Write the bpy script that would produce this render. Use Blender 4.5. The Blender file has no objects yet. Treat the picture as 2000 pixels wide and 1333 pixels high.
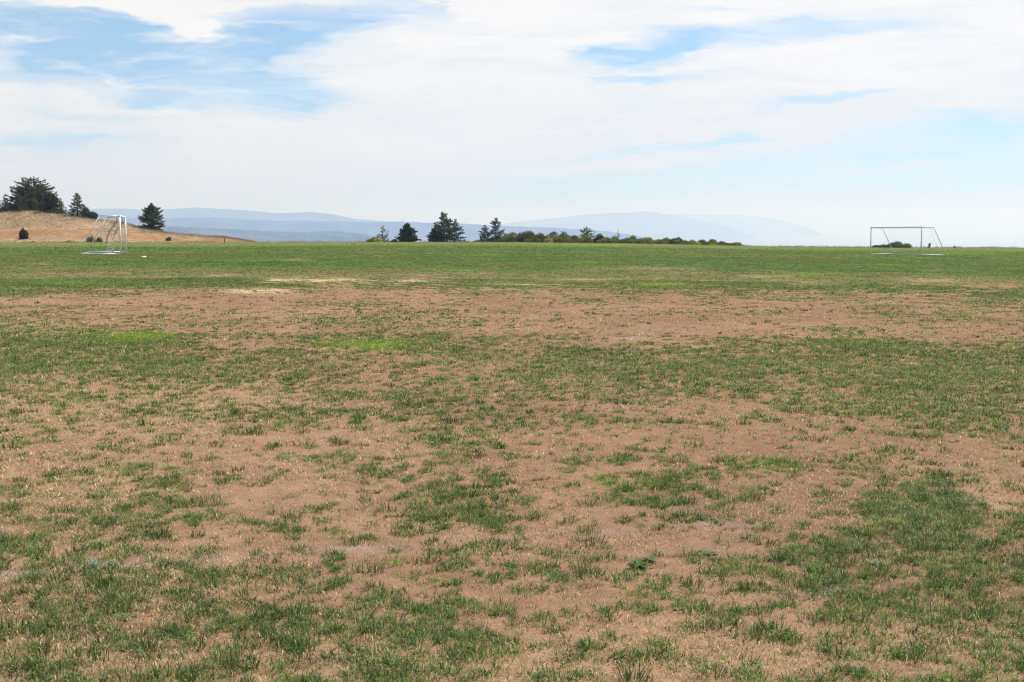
import bpy, math, random
import numpy as np

S = bpy.context.scene
COL = S.collection
R = math.radians

# ------------------------------------------------------------------ camera
FOC = 2150.0                      # focal length in photograph pixels (2000 wide)
HOR = 440.0                       # row of the true horizon
CAMZ = 1.4
PITCH = math.atan((666.5 - HOR) / FOC)
cam_d = bpy.data.cameras.new('camera')
cam_d.sensor_width = 36.0
cam_d.lens = FOC / 2000.0 * 36.0
cam_d.clip_start = 0.05
cam_d.clip_end = 80000.0
cam = bpy.data.objects.new('camera', cam_d)
cam.location = (0, 0, CAMZ)
cam.rotation_euler = (R(90) - PITCH, 0, 0)
COL.objects.link(cam)
S.camera = cam

# ------------------------------------------------------------------ exposure
S.view_settings.view_transform = 'Standard'
S.view_settings.look = 'None'
S.view_settings.exposure = 0.1
S.view_settings.gamma = 1.0
S.cycles.volume_bounces = 1
S.cycles.use_denoising = True
S.cycles.denoising_prefilter = 'ACCURATE'
S.cycles.filter_width = 1.2
S.cycles.max_bounces = 8
S.cycles.transparent_max_bounces = 16

# ------------------------------------------------------------------ sun
SUN_AZ, SUN_EL = R(58), R(56)     # ahead and to the right, high
sun_d = bpy.data.lights.new('sun', 'SUN')
sun_d.energy = 4.9
sun_d.angle = R(0.5)
sun_d.color = (1.0, 0.965, 0.91)
sun = bpy.data.objects.new('sun', sun_d)
sun.rotation_euler = (R(90) - SUN_EL, 0, -SUN_AZ + math.pi)
sun.rotation_euler = (-(R(90) - SUN_EL), 0, -SUN_AZ)
COL.objects.link(sun)

# ------------------------------------------------------------------ sky
def sky_uv(px, py):
    """Direction of a place in the sky as (sideways, up) per unit forward."""
    t = math.atan((666.5 - py) / FOC) - PITCH
    v = math.tan(t)
    fwd = math.cos(math.atan((666.5 - py) / FOC)) / math.cos(t)
    u = (px - 1000.0) / FOC * math.cos(math.atan((666.5 - py) / FOC)) / math.cos(t)
    return u, v

W = bpy.data.worlds.new('World')
S.world = W
W.use_nodes = True
nt = W.node_tree
nt.nodes.clear()
def N(kind, **kw):
    n = nt.nodes.new(kind)
    for k, v in kw.items():
        setattr(n, k, v)
    return n
def L(a, b):
    nt.links.new(a, b)
def M(op, a, b=None, clamp=False):
    n = N('ShaderNodeMath', operation=op)
    n.use_clamp = clamp
    for i, v in enumerate((a, b)):
        if v is None:
            continue
        if isinstance(v, (int, float)):
            n.inputs[i].default_value = v
        else:
            L(v, n.inputs[i])
    return n.outputs[0]
tc = N('ShaderNodeTexCoord')
sx = N('ShaderNodeSeparateXYZ'); L(tc.outputs['Generated'], sx.inputs[0])
fy = M('MAXIMUM', M('ABSOLUTE', sx.outputs[1]), 0.22)
uu = M('DIVIDE', sx.outputs[0], fy)
vv = M('DIVIDE', sx.outputs[2], fy)
uv = N('ShaderNodeCombineXYZ'); L(uu, uv.inputs[0]); L(vv, uv.inputs[1])
def noise(vec, sc, detail, rough, scale=(1, 1, 1), rot=0.0, loc=(0, 0, 0), dist=0.0):
    mp = N('ShaderNodeMapping'); L(vec, mp.inputs[0])
    mp.inputs['Scale'].default_value = scale
    mp.inputs['Rotation'].default_value = (0, 0, rot)
    mp.inputs['Location'].default_value = loc
    tx = N('ShaderNodeTexNoise'); L(mp.outputs[0], tx.inputs['Vector'])
    tx.inputs['Scale'].default_value = sc
    tx.inputs['Detail'].default_value = detail
    tx.inputs['Roughness'].default_value = rough
    tx.inputs['Distortion'].default_value = dist
    return tx
# wind-blown edges: the cloud shapes are looked up through a stirred coordinate
wn = noise(uv.outputs[0], 8.0, 9, 0.62, scale=(.8, 3.4, 1), rot=R(-8))
wsub = N('ShaderNodeVectorMath', operation='SUBTRACT'); L(wn.outputs['Color'], wsub.inputs[0]); wsub.inputs[1].default_value = (.5, .5, .5)
wmul = N('ShaderNodeVectorMath', operation='MULTIPLY'); L(wsub.outputs[0], wmul.inputs[0]); wmul.inputs[1].default_value = (.20, .05, 0)
wadd = N('ShaderNodeVectorMath', operation='ADD'); L(uv.outputs[0], wadd.inputs[0]); L(wmul.outputs[0], wadd.inputs[1])
flat = N('ShaderNodeVectorMath', operation='MULTIPLY'); L(wadd.outputs[0], flat.inputs[0]); flat.inputs[1].default_value = (1, 1, 0)
WARP = flat.outputs[0]
def blob(px, py, a, b, rot, amp):
    u, v = sky_uv(px, py)
    mp = N('ShaderNodeMapping', vector_type='TEXTURE'); L(WARP, mp.inputs[0])
    mp.inputs['Location'].default_value = (u, v, 0)
    mp.inputs['Rotation'].default_value = (0, 0, R(rot))
    mp.inputs['Scale'].default_value = (a / FOC, b / FOC, 1)
    g = N('ShaderNodeTexGradient', gradient_type='SPHERICAL'); L(mp.outputs[0], g.inputs[0])
    sm = N('ShaderNodeMapRange', interpolation_type='SMOOTHSTEP'); L(g.outputs[1], sm.inputs[0])
    sm.inputs[2].default_value = 1.0
    sm.inputs[4].default_value = amp
    return sm.outputs[0]
GAPS = [  # openings in the cloud layer
    (90, 60, 420, 85, 0, 1.0), (330, 105, 420, 105, -8, 1.0), (620, 50, 380, 62, 8, 1.0), (455, 165, 290, 62, -12, .95),
    (560, 196, 110, 17, -5, .8), (330, 190, 160, 22, -6, .6), (90, 140, 220, 40, 0, .75), (80, 266, 230, 24, 0, .75), (180, 218, 260, 22, -4, .35),
    (1330, 88, 330, 40, 9, 1.0), (1190, 108, 120, 26, 6, .7), (1240, 153, 230, 11, 3, .65), (1680, 46, 260, 22, 0, .5),
    (1610, 192, 200, 14, 7, .6), (1280, 287, 330, 17, 6, .6), (1420, 268, 160, 9, 4, .5),
    (1900, 255, 330, 42, 2, .62), (1700, 315, 620, 62, 4, .8), (1350, 362, 760, 42, 2, .62), (1900, 345, 500, 50, 0, .65),
    (1050, 385, 520, 26, 0, .4), (1400, 8, 120, 10, 0, .3)]
WISPS = [  # thin cloud lying across the openings
    (330, 22, 190, 42, -22, .9), (345, 60, 120, 26, 8, .8), (180, 5, 420, 16, -2, .8), (35, 75, 110, 12, 6, .55), (170, 133, 170, 15, -12, .7),
    (320, 160, 190, 15, -12, .65), (520, 52, 170, 10, 2, .5), (1190, 110, 70, 10, 4, .6), (1400, 96, 90, 9, 8, .4),
    (1975, 254, 50, 10, -20, .6), (1750, 333, 260, 10, 4, .45), (1600, 345, 420, 9, 2, .3), (870, 6, 190, 18, -12, .9)]
def total(lst):
    acc = None
    for b in lst:
        o = blob(*b)
        acc = o if acc is None else M('ADD', acc, o)
    return acc
gap = M('MINIMUM', total(GAPS), .82)
wsp = M('MINIMUM', total(WISPS), 1.0)
n1 = noise(WARP, 6.0, 8, 0.62, scale=(1, 3.2, 1), rot=R(-7), loc=(3.1, 1.7, 0), dist=.3)
n2 = noise(WARP, 20.0, 9, 0.68, scale=(.4, 4.2, 1), rot=R(5), loc=(.4, 5.2, 0), dist=.4)
nmix = M('ADD', M('MULTIPLY', n1.outputs[0], .5), M('MULTIPLY', n2.outputs[0], .5))      # about 0.5
nd = M('SUBTRACT', nmix, .5)
cov = M('ADD', M('SUBTRACT', 1.04, M('MULTIPLY', gap, M('SUBTRACT', 1.0, M('MULTIPLY', nd, 3.0)))),
        M('MULTIPLY', wsp, M('ADD', .62, M('MULTIPLY', nd, 2.6))))
cov = M('ADD', M('SUBTRACT', cov, .07), M('MULTIPLY', nd, 1.0))
high = N('ShaderNodeMapRange'); L(sx.outputs[2], high.inputs[0])          # cloud thinned overhead, out of view, to lower the ambient light
high.inputs[1].default_value = .25; high.inputs[2].default_value = .5; high.inputs[3].default_value = 0; high.inputs[4].default_value = .72
cov = M('SUBTRACT', cov, high.outputs[0], clamp=True)
low = N('ShaderNodeMapRange'); L(sx.outputs[2], low.inputs[0])
low.inputs[1].default_value = -.03; low.inputs[2].default_value = 0.0; low.inputs[3].default_value = .8; low.inputs[4].default_value = 0
cov = M('MAXIMUM', cov, low.outputs[0])
sky = N('ShaderNodeTexSky', sky_type='NISHITA')
sky.sun_disc = False
sky.sun_elevation = SUN_EL
sky.sun_rotation = SUN_AZ
sky.air_density = 1.0
sky.dust_density = 0.1
sky.ozone_density = 2.6
sky.altitude = 250
BGS = 0.13
tint = N('ShaderNodeVectorMath', operation='MULTIPLY'); L(sky.outputs[0], tint.inputs[0]); 
tl = N('ShaderNodeMix', data_type='RGBA'); L(M('DIVIDE', sx.outputs[2], .17, True), tl.inputs[0])
tl.inputs[6].default_value = (.52, .70, .97, 1); tl.inputs[7].default_value = (.84, .97, 1.02, 1); L(tl.outputs[2], tint.inputs[1])
cl = N('ShaderNodeMapRange'); L(nmix, cl.inputs[0])
cl.inputs[1].default_value = .3; cl.inputs[2].default_value = .7; cl.inputs[3].default_value = .85 / BGS; cl.inputs[4].default_value = .95 / BGS
lowc = N('ShaderNodeMapRange'); L(sx.outputs[2], lowc.inputs[0])          # the layer is greyer seen edge-on near the horizon
lowc.inputs[1].default_value = 0.0; lowc.inputs[2].default_value = .15; lowc.inputs[3].default_value = .82; lowc.inputs[4].default_value = 1.0
lowt = N('ShaderNodeMix', data_type='RGBA'); L(M('DIVIDE', sx.outputs[2], .15, True), lowt.inputs[0])
lowt.inputs[6].default_value = (.93, .97, 1.04, 1); lowt.inputs[7].default_value = (.985, .985, 1.0, 1)
ccol = N('ShaderNodeVectorMath', operation='SCALE'); L(lowt.outputs[2], ccol.inputs[0]); L(M('MULTIPLY', cl.outputs[0], lowc.outputs[0]), ccol.inputs['Scale'])
mx = N('ShaderNodeMix', data_type='RGBA'); L(cov, mx.inputs[0]); L(tint.outputs[0], mx.inputs[6]); L(ccol.outputs[0], mx.inputs[7])
bg = N('ShaderNodeBackground'); L(mx.outputs[2], bg.inputs[0]); bg.inputs[1].default_value = BGS
out = N('ShaderNodeOutputWorld'); L(bg.outputs[0], out.inputs[0])

# ------------------------------------------------------------------ helpers
rng = np.random.default_rng(7)
def hsh(ix, iy, seed):
    h = (ix.astype(np.int64) * 374761393 + iy.astype(np.int64) * 668265263 + seed * 974711) & 0xFFFFFFFF
    h = ((h ^ (h >> 13)) * 1274126177) & 0xFFFFFFFF
    h = ((h ^ (h >> 16)) * 2246822519) & 0xFFFFFFFF
    return ((h ^ (h >> 15)) & 0xFFFFFF) / float(0xFFFFFF)
def vnoise(x, y, seed=0):
    xi, yi = np.floor(x), np.floor(y)
    fx, fy_ = x - xi, y - yi
    fx = fx * fx * (3 - 2 * fx); fy_ = fy_ * fy_ * (3 - 2 * fy_)
    a, b = hsh(xi, yi, seed), hsh(xi + 1, yi, seed)
    c, d = hsh(xi, yi + 1, seed), hsh(xi + 1, yi + 1, seed)
    return (a * (1 - fx) + b * fx) * (1 - fy_) + (c * (1 - fx) + d * fx) * fy_
def fbm(x, y, seed=0, octv=4, gain=.5):
    x, y = np.asarray(x, float), np.asarray(y, float)
    s, a, t = 0, 1.0, 0
    for o in range(octv):
        s = s + a * vnoise(x * 2 ** o + 17.3 * o, y * 2 ** o - 9.1 * o, seed + o)
        t += a; a *= gain
    return s / t
def sstep(a, b, x):
    t = np.clip((x - a) / (b - a), 0, 1)
    return t * t * (3 - 2 * t)
def unif(v, mean, std):                      # noise -> about uniform 0..1
    z = (v - mean) / std
    return 1 / (1 + np.exp(-1.702 * z))

def tag(o, label=None, cat=None, group=None, kind=None):
    if label: o['label'] = label
    if cat: o['category'] = cat
    if group: o['group'] = group
    if kind: o['kind'] = kind
    return o
def empty(name, loc, rz=0.0):
    o = bpy.data.objects.new(name, None)
    o.empty_display_size = .3
    o.location = loc; o.rotation_euler = (0, 0, rz)
    COL.objects.link(o)
    return o
def mesh_obj(name, V, F, mat, parent=None, col=None, smooth=False, loops=None):
    """V (n,3); F list of arrays of faces, each array (m,k)."""
    me = bpy.data.meshes.new(name)
    V = np.ascontiguousarray(V, np.float32)
    if isinstance(F, np.ndarray):
        F = [F]
    F = [np.asarray(f, np.int32) for f in F if len(f)]
    me.vertices.add(len(V)); me.vertices.foreach_set('co', V.ravel())
    li = np.concatenate([f.ravel() for f in F])
    tot = np.concatenate([np.full(len(f), f.shape[1], np.int32) for f in F])
    st = np.concatenate([[0], np.cumsum(tot)[:-1]]).astype(np.int32)
    me.loops.add(len(li)); me.loops.foreach_set('vertex_index', li)
    me.polygons.add(len(tot)); me.polygons.foreach_set('loop_start', st); me.polygons.foreach_set('loop_total', tot)
    if smooth:
        me.polygons.foreach_set('use_smooth', np.ones(len(tot), bool))
    if col is not None:
        c4 = np.ones((len(V), 4), np.float32); c4[:, :col.shape[1]] = col
        at = me.color_attributes.new('Col', 'FLOAT_COLOR', 'POINT')
        at.data.foreach_set('color', c4.ravel())
    me.update(calc_edges=True); me.validate()
    me.materials.append(mat)
    o = bpy.data.objects.new(name, me)
    COL.objects.link(o)
    if parent: o.parent = parent
    return o

def mat_new(name):
    m = bpy.data.materials.new(name); m.use_nodes = True
    t = m.node_tree
    return m, t, t.nodes['Principled BSDF'], t.nodes['Material Output']
def mat_leaf(name, rough=.5, spec=.3, trans=.35, warm=(1.25, 1.15, .55)):
    m, t, p, o = mat_new(name)
    a = t.nodes.new('ShaderNodeVertexColor'); a.layer_name = 'Col'
    t.links.new(a.outputs[0], p.inputs['Base Color'])
    p.inputs['Roughness'].default_value = rough
    p.inputs['Specular IOR Level'].default_value = spec
    tr = t.nodes.new('ShaderNodeBsdfTranslucent')
    vm = t.nodes.new('ShaderNodeVectorMath'); vm.operation = 'MULTIPLY'; vm.inputs[1].default_value = warm
    t.links.new(a.outputs[0], vm.inputs[0]); t.links.new(vm.outputs[0], tr.inputs[0])
    ms = t.nodes.new('ShaderNodeMixShader'); ms.inputs[0].default_value = trans
    t.links.new(p.outputs[0], ms.inputs[1]); t.links.new(tr.outputs[0], ms.inputs[2])
    t.links.new(ms.outputs[0], o.inputs[0])
    return m
def mat_plain(name, c, rough=.5, spec=.4, metal=0.0, nscale=30, namp=.12):
    m, t, p, o = mat_new(name)
    nz = t.nodes.new('ShaderNodeTexNoise'); nz.inputs['Scale'].default_value = nscale; nz.inputs['Detail'].default_value = 5
    g = t.nodes.new('ShaderNodeTexCoord'); t.links.new(g.outputs['Object'], nz.inputs[0])
    mr = t.nodes.new('ShaderNodeMix'); mr.data_type = 'RGBA'
    mr.inputs[6].default_value = (*[v * (1 - namp) for v in c], 1); mr.inputs[7].default_value = (*[min(1, v * (1 + namp)) for v in c], 1)
    t.links.new(nz.outputs[0], mr.inputs[0]); t.links.new(mr.outputs[2], p.inputs['Base Color'])
    p.inputs['Roughness'].default_value = rough; p.inputs['Specular IOR Level'].default_value = spec; p.inputs['Metallic'].default_value = metal
    return m

# ------------------------------------------------------------------ the lie of the field
EDGE_R = ([-400, 0, 300, 480, 700, 1000, 1500, 2000, 2400], [160, 162, 166, 172, 186, 192, 188, 186, 186])
EDGE_Y = ([-400, 0, 480, 700, 1000, 1200, 1350, 1450, 1500, 1750, 2000, 2400], [474, 474, 473.6, 473, 473, 475, 478, 480.5, 482, 484, 485, 486])
def bear_px(x, y):
    return 1000 + FOC * x / np.maximum(y, 1e-3)
def edge_r(px):
    return np.interp(px, *EDGE_R)
def ground_z(x, y):
    """Height of the ground at a point, in metres."""
    x, y = np.asarray(x, float), np.asarray(y, float)
    r = np.hypot(x, y)
    front = np.where(y > .05 * r, bear_px(x, np.maximum(y, .05 * r)), np.where(x < 0, -400, 2400))
    px = np.clip(front, -400, 2400)
    er = edge_r(px)
    rr = np.minimum(r, er)
    k = rr / np.maximum(r, 1e-6)
    pz = -.0083 * x * k - .0098 * y * k
    cosb = np.where(r > 0, y / np.maximum(r, 1e-6), 1)
    cosb = np.maximum(cosb, .3)
    # the far edge: what the skyline of the field shows
    zt = CAMZ - (np.interp(px, *EDGE_Y) - HOR) / FOC * er * cosb
    zp = -.0083 * x / np.maximum(r, 1e-6) * er - .0098 * y / np.maximum(r, 1e-6) * er
    z = pz + (zt - zp) * sstep(95, 185, rr * 185 / er) * (y > 0)
    z = z + .05 * (fbm(x / 9, y / 9, 41, 2) - .5) * sstep(6, 20, r) * (r < er)
    d = np.maximum(r - er, 0)
    z = z - .035 * d * sstep(0, 10, d) - .065 * np.maximum(d - 8, 0)
    return np.maximum(z, -238.0)
def micro_z(x, y):
    return .024 * (fbm(x / .55, y / .55, 51, 3) - .5) + .022 * (fbm(x / .10, y / .10, 52, 3) - .5)
def ray_ground(px, py):
    """Where the line of sight through a photograph pixel meets the field."""
    a = math.atan((666.5 - py) / FOC) - PITCH
    h = math.cos(math.atan((666.5 - py) / FOC))
    dx, dy, dz = (px - 1000) / FOC * h, math.cos(a), math.sin(a)
    lo, hi = .5, 400
    ts = np.geomspace(1, 400, 800)
    below = CAMZ + dz * ts < ground_z(dx * ts, dy * ts)
    if not below.any():
        return None
    t = ts[np.argmax(below)]
    for _ in range(12):
        gz = float(ground_z(dx * t, dy * t))
        t += (gz - (CAMZ + dz * t)) / (dz + .012)
    return dx * t, dy * t
def at(px, dist):
    """A point on the ground at a bearing given as photograph column, at a distance forward."""
    x = (px - 1000) / FOC * dist
    return x, dist, float(ground_z(x, dist))
CP, SP = math.cos(PITCH), math.sin(PITCH)
def survey(x, y):
    """Column and row of the survey sheet (grass cover was noted down on it) for ground points."""
    z = ground_z(x, y) - CAMZ
    dep = np.maximum(y * CP - z * SP, .3)
    return 1000 + FOC * x / dep, 666.5 - FOC * (y * SP + z * CP) / dep

# grass cover as noted down over the field, 0 bare ... 9 full; columns every 100
ROWS = [
 (470, '99999999999999999999'), (520, '99999999999999999999'), (538, '88899999889998878889'), (549, '99998666788899998888'),
 (560, '99998644566778899766'), (570, '86422333443566666557'), (582, '43222233322333443458'), (600, '33222244322233333435'), (625, '44443556653322222345'),
 (650, '77655455432222345433'), (675, '77753334532223457735'), (700, '88765543445776667788'), (730, '77776543335677877899'),
 (770, '75433344443345566777'), (810, '43455454444422256666'), (832, '33334423454566332466'), (850, '32222112553222332466'),
 (890, '33311242332231133412'), (910, '24311123431332666326'), (930, '22321113443145322442'),
 (970, '22431114773155222672'), (1010, '33332422773234322775'), (1060, '33311233343111236666'), (1110, '44333553343222354556'),
 (1160, '55555544432233334455'), (1220, '55566666644434444444'), (1280, '44444556664455444444'), (1333, '55545556655554555555')]
R_Y = np.array([r[0] for r in ROWS], float)
R_C = np.array([[int(c) for c in r[1]] for r in ROWS], float) / 9.0
def table(px, py):
    cx = np.clip((px - 50) / 100.0, 0, 18.999)
    ry = np.interp(py, R_Y, np.arange(len(R_Y)))
    ry = np.clip(ry, 0, len(R_Y) - 1.001)
    i, j = ry.astype(int), cx.astype(int)
    fi, fj = ry - i, cx - j
    fi = fi * fi * (3 - 2 * fi); fj = fj * fj * (3 - 2 * fj)
    return (R_C[i, j] * (1 - fj) + R_C[i, j + 1] * fj) * (1 - fi) + (R_C[i + 1, j] * (1 - fj) + R_C[i + 1, j + 1] * fj) * fi
def spots(px, py, lst):
    s = np.zeros_like(px)
    for (a, b, w, h, amp) in lst:
        s = np.maximum(s, amp * np.exp(-(((px - a) / w) ** 2 + ((py - b) / h) ** 2)))
    return s
BRIGHT = [(265, 658, 75, 7, .9), (725, 675, 75, 9, 1.0), (640, 671, 40, 5, .6), (150, 553, 110, 4, .5), (950, 499, 45, 1.6, .9), (880, 528, 55, 1.8, .6),
          (1150, 513, 45, 2, .9), (1590, 536, 60, 2.2, .8), (1500, 541, 40, 1.6, .6), (1740, 518, 50, 1.6, .8), (1150, 480, 90, 3, .6), (1300, 556, 80, 5, .45),
          (1170, 945, 90, 26, .3), (1480, 908, 70, 10, .35), (1290, 490, 30, 1.2, .5), (1130, 492, 40, 1.2, .4), (1900, 610, 70, 12, .3), (1880, 495, 120, 2.4, .6), (1620, 490, 120, 2, .4)]
STRAW = [(650, 548, 75, 4.5, 1.0), (560, 547, 60, 5, .75), (505, 569, 55, 5, 1.0), (800, 549, 55, 3, .7), (580, 508, 40, 1.5, .6), (70, 516, 35, 1.2, .5), (990, 555, 60, 4, .5),
         (430, 538, 50, 3, .4), (1130, 548, 80, 4, .5), (1490, 541, 40, 1.5, .6), (1310, 556, 60, 2, .5), (1830, 548, 90, 4, .45), (1580, 555, 60, 3, .45), (1250, 525, 150, 5, .3),
         (760, 1020, 220, 30, .2), (250, 1130, 300, 70, .6), (1450, 1280, 300, 80, .75), (1150, 1330, 300, 60, .6), (700, 1290, 300, 60, .65), (150, 1290, 250, 60, .65), (1900, 960, 160, 60, .55), (200, 790, 320, 60, .5), (150, 950, 260, 50, .5), (1800, 1250, 250, 60, .55)]
CHALK = [(215, 1108, 75, 7, .9), (25, 1120, 60, 8, .75), (330, 1101, 70, 6, .4), (430, 1093, 90, 6, .35), (720, 1072, 75, 6, .6), (640, 1079, 60, 6, .35), (960, 1052, 110, 6, .3), (1420, 1026, 100, 7, .4), (1170, 1040, 80, 6, .3),
         (1760, 992, 60, 6, .3), (1900, 984, 70, 7, .5), (1965, 841, 12, 4, .9), (1230, 660, 45, 3, .5), (1840, 781, 25, 4, .4), (1600, 1160, 30, 8, .35), (1870, 778, 20, 3, .3)]
def cover_at(x, y):
    px, py = survey(x, y)
    t_ = table(px + 32 * (fbm(x / .9, y / .9, 61, 3) - .5) * np.clip(10 / np.hypot(x, y), .1, 2), py + (py - 440) * .07 * (fbm(x / 1.1, y / 1.1, 62, 3) - .5))
    return np.clip(t_ + .45 * spots(px, py, BRIGHT), 0, 1.1), px, py
_sx, _sy = rng.uniform(-40, 40, 40000), rng.uniform(2, 80, 40000)
def clump_raw(x, y):
    r = np.hypot(x, y)
    far = sstep(8, 30, r)
    near = .2 * fbm(x / .6, y / .6, 71, 3) + .66 * fbm(x / .085, y / .085, 72, 3) + .14 * fbm(x / 1.8, y / 1.8, 73, 2)
    wide = .35 * fbm(x / 1.6, y / 1.6, 74, 3) + .65 * fbm(x / .36, y / .36, 75, 3)
    return near * (1 - far) + wide * far
_c = clump_raw(_sx, _sy); CM, CS = _c.mean(), _c.std()
def clump(x, y):
    return unif(clump_raw(x, y), CM, CS)

# ------------------------------------------------------------------ ground sheet
def ground_mesh():
    ang = np.concatenate([np.linspace(-math.pi, -.62, 46)[:-1], np.linspace(-.62, .62, 620), np.linspace(.62, math.pi, 46)[1:]])
    rad = np.concatenate([np.geomspace(.25, 2.2, 12)[:-1], np.geomspace(2.2, 60, 420)[:-1], np.linspace(60, 215, 156)[:-1], np.geomspace(215, 11000, 60)])
    A, RR = np.meshgrid(ang, rad)
    X, Y = RR * np.sin(A), RR * np.cos(A)
    x, y = X.ravel(), Y.ravel()
    r = RR.ravel()
    z = ground_z(x, y) + micro_z(x, y) * (1 - sstep(15, 45, r))
    na, nr = len(ang), len(rad)
    i = np.arange(nr - 1)[:, None] * na + np.arange(na - 1)[None, :]
    F = np.stack([i, i + 1, i + na + 1, i + na], -1).reshape(-1, 4)[:, ::-1]
    # what grows or lies on each spot
    cov, px, py = cover_at(x, y)
    u = clump(x, y)
    far = sstep(20, 55, r)
    turf = np.clip(sstep(-.12, .25, cov - u), 0, 1) * (.5 + .5 * far)
    soil = np.array([.283, .167, .099]) * (.70 + .36 * fbm(x / 2.2, y / 2.2, 81, 4) + .26 * fbm(x / .35, y / .35, 80, 3))[:, None]
    ptch = sstep(.45, .7, fbm(x / 1.1, y / 2.4, 82, 4))[:, None]
    soil = soil * (1 - .3 * ptch) + np.array([.35, .215, .135]) * .3 * ptch
    st = np.clip(spots(px, py, STRAW) * (.35 + 1.1 * fbm(x / .5, y / .5, 83, 3)) , 0, 1)[:, None]
    strawc = np.where((py < 580)[:, None], np.array([.55, .42, .25]), np.array([.44, .32, .165]))
    stw = np.where((py < 580)[:, None], np.minimum(1, st * 1.3), st * .62)
    base = soil * (1 - stw) + strawc * stw
    g = fbm(x / 6, y / 11, 84, 4)
    g2 = fbm(x / 2.0, y / 3.2, 85, 3)
    green = np.array([.072, .128, .032])[None] * (.55 + .9 * g2)[:, None]
    olive = np.array([.125, .145, .036])
    m = (sstep(.42, .66, g) * .8)[:, None]
    green = green * (1 - m) + olive * m
    green = green * far[:, None] + np.array([.25, .185, .085])[None] * (.6 + .8 * fbm(x / .3, y / .3, 90, 3))[:, None] * (1 - far)[:, None]        # dead thatch between the blades close by
    rim = (sstep(-62, -30, r - edge_r(np.clip(px, -400, 2400))) * (y > 0))[:, None] * (.55 + .45 * fbm(x / 12, y / 9, 86, 3))[:, None]
    green = green * (1 - rim) + np.array([.235, .25, .075]) * rim
    br = (np.clip(spots(px, py, BRIGHT) * (.25 + 1.2 * fbm(x / .6, y / 1.2, 89, 3)), 0, 1) * np.where(py < 545, .65, 1))[:, None]
    green = green * (1 - br) + np.array([.2, .33, .03]) * br
    tf = np.clip(turf[:, None] * (1 - .97 * st * sstep(25, 34, r)[:, None]), 0, 1)
    c = base * (1 - tf) + green * tf
    ch = np.clip(spots(px, py, CHALK) * (.2 + 1.3 * fbm(x / .12, y / .12, 87, 3)), 0, 1)[:, None]
    c = c * (1 - .33 * ch) + np.array([.37, .41, .50]) * .33 * ch
    d = r - edge_r(np.clip(px, -400, 2400))
    dry = sstep(0, 8, np.where(y > 0, d, r - 186))[:, None]
    wild = np.array([.27, .2, .1]) * (.7 + .6 * fbm(x / 7, y / 7, 88, 4))[:, None]
    wood = sstep(60, 260, d)[:, None]
    wild = wild * (1 - wood) + np.array([.05, .07, .035]) * wood
    c = c * (1 - dry) + wild * dry
    return np.stack([x, y, z], -1), F, c

gm, t, p, o = mat_new('ground_soil_and_turf')
vc = t.nodes.new('ShaderNodeVertexColor'); vc.layer_name = 'Col'
tcg = t.nodes.new('ShaderNodeTexCoord')
def gn(scale, det, rough=.6):
    n = t.nodes.new('ShaderNodeTexNoise'); n.inputs['Scale'].default_value = scale; n.inputs['Detail'].default_value = det; n.inputs['Roughness'].default_value = rough
    t.links.new(tcg.outputs['Object'], n.inputs['Vector']); return n
a1, a2, a3 = gn(9, 6), gn(120, 4, .7), gn(1.3, 5)
def mrange(src, a, b, c_, d_):
    m = t.nodes.new('ShaderNodeMapRange'); t.links.new(src, m.inputs[0])
    for k, v in enumerate((a, b, c_, d_)): m.inputs[k + 1].default_value = v
    return m.outputs[0]
def mm(op, a, b):
    n = t.nodes.new('ShaderNodeMath'); n.operation = op
    for k, v in enumerate((a, b)):
        if isinstance(v, (int, float)): n.inputs[k].default_value = v
        else: t.links.new(v, n.inputs[k])
    return n.outputs[0]
f1 = mm('MULTIPLY', mm('MULTIPLY', mrange(a1.outputs[0], .25, .75, .8, 1.2), mrange(a2.outputs[0], .25, .75, .6, 1.4)), mrange(a3.outputs[0], .3, .7, .92, 1.08))
sc = t.nodes.new('ShaderNodeVectorMath'); sc.operation = 'SCALE'
t.links.new(vc.outputs[0], sc.inputs[0]); t.links.new(f1, sc.inputs['Scale'])
t.links.new(sc.outputs[0], p.inputs['Base Color'])
p.inputs['Roughness'].default_value = 1; p.inputs['Specular IOR Level'].default_value = 0
bp = t.nodes.new('ShaderNodeBump'); bp.inputs['Strength'].default_value = .8; bp.inputs['Distance'].default_value = .016
t.links.new(mm('ADD', mm('MULTIPLY', a1.outputs[0], 1.2), mm('MULTIPLY', a2.outputs[0], .5)), bp.inputs['Height']); t.links.new(bp.outputs[0], p.inputs['Normal'])
V, F, c = ground_mesh()
tag(mesh_obj('ground', V, F, gm, col=c, smooth=True), 'patchy sports field of bare brown soil and grass', kind='structure')

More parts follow.
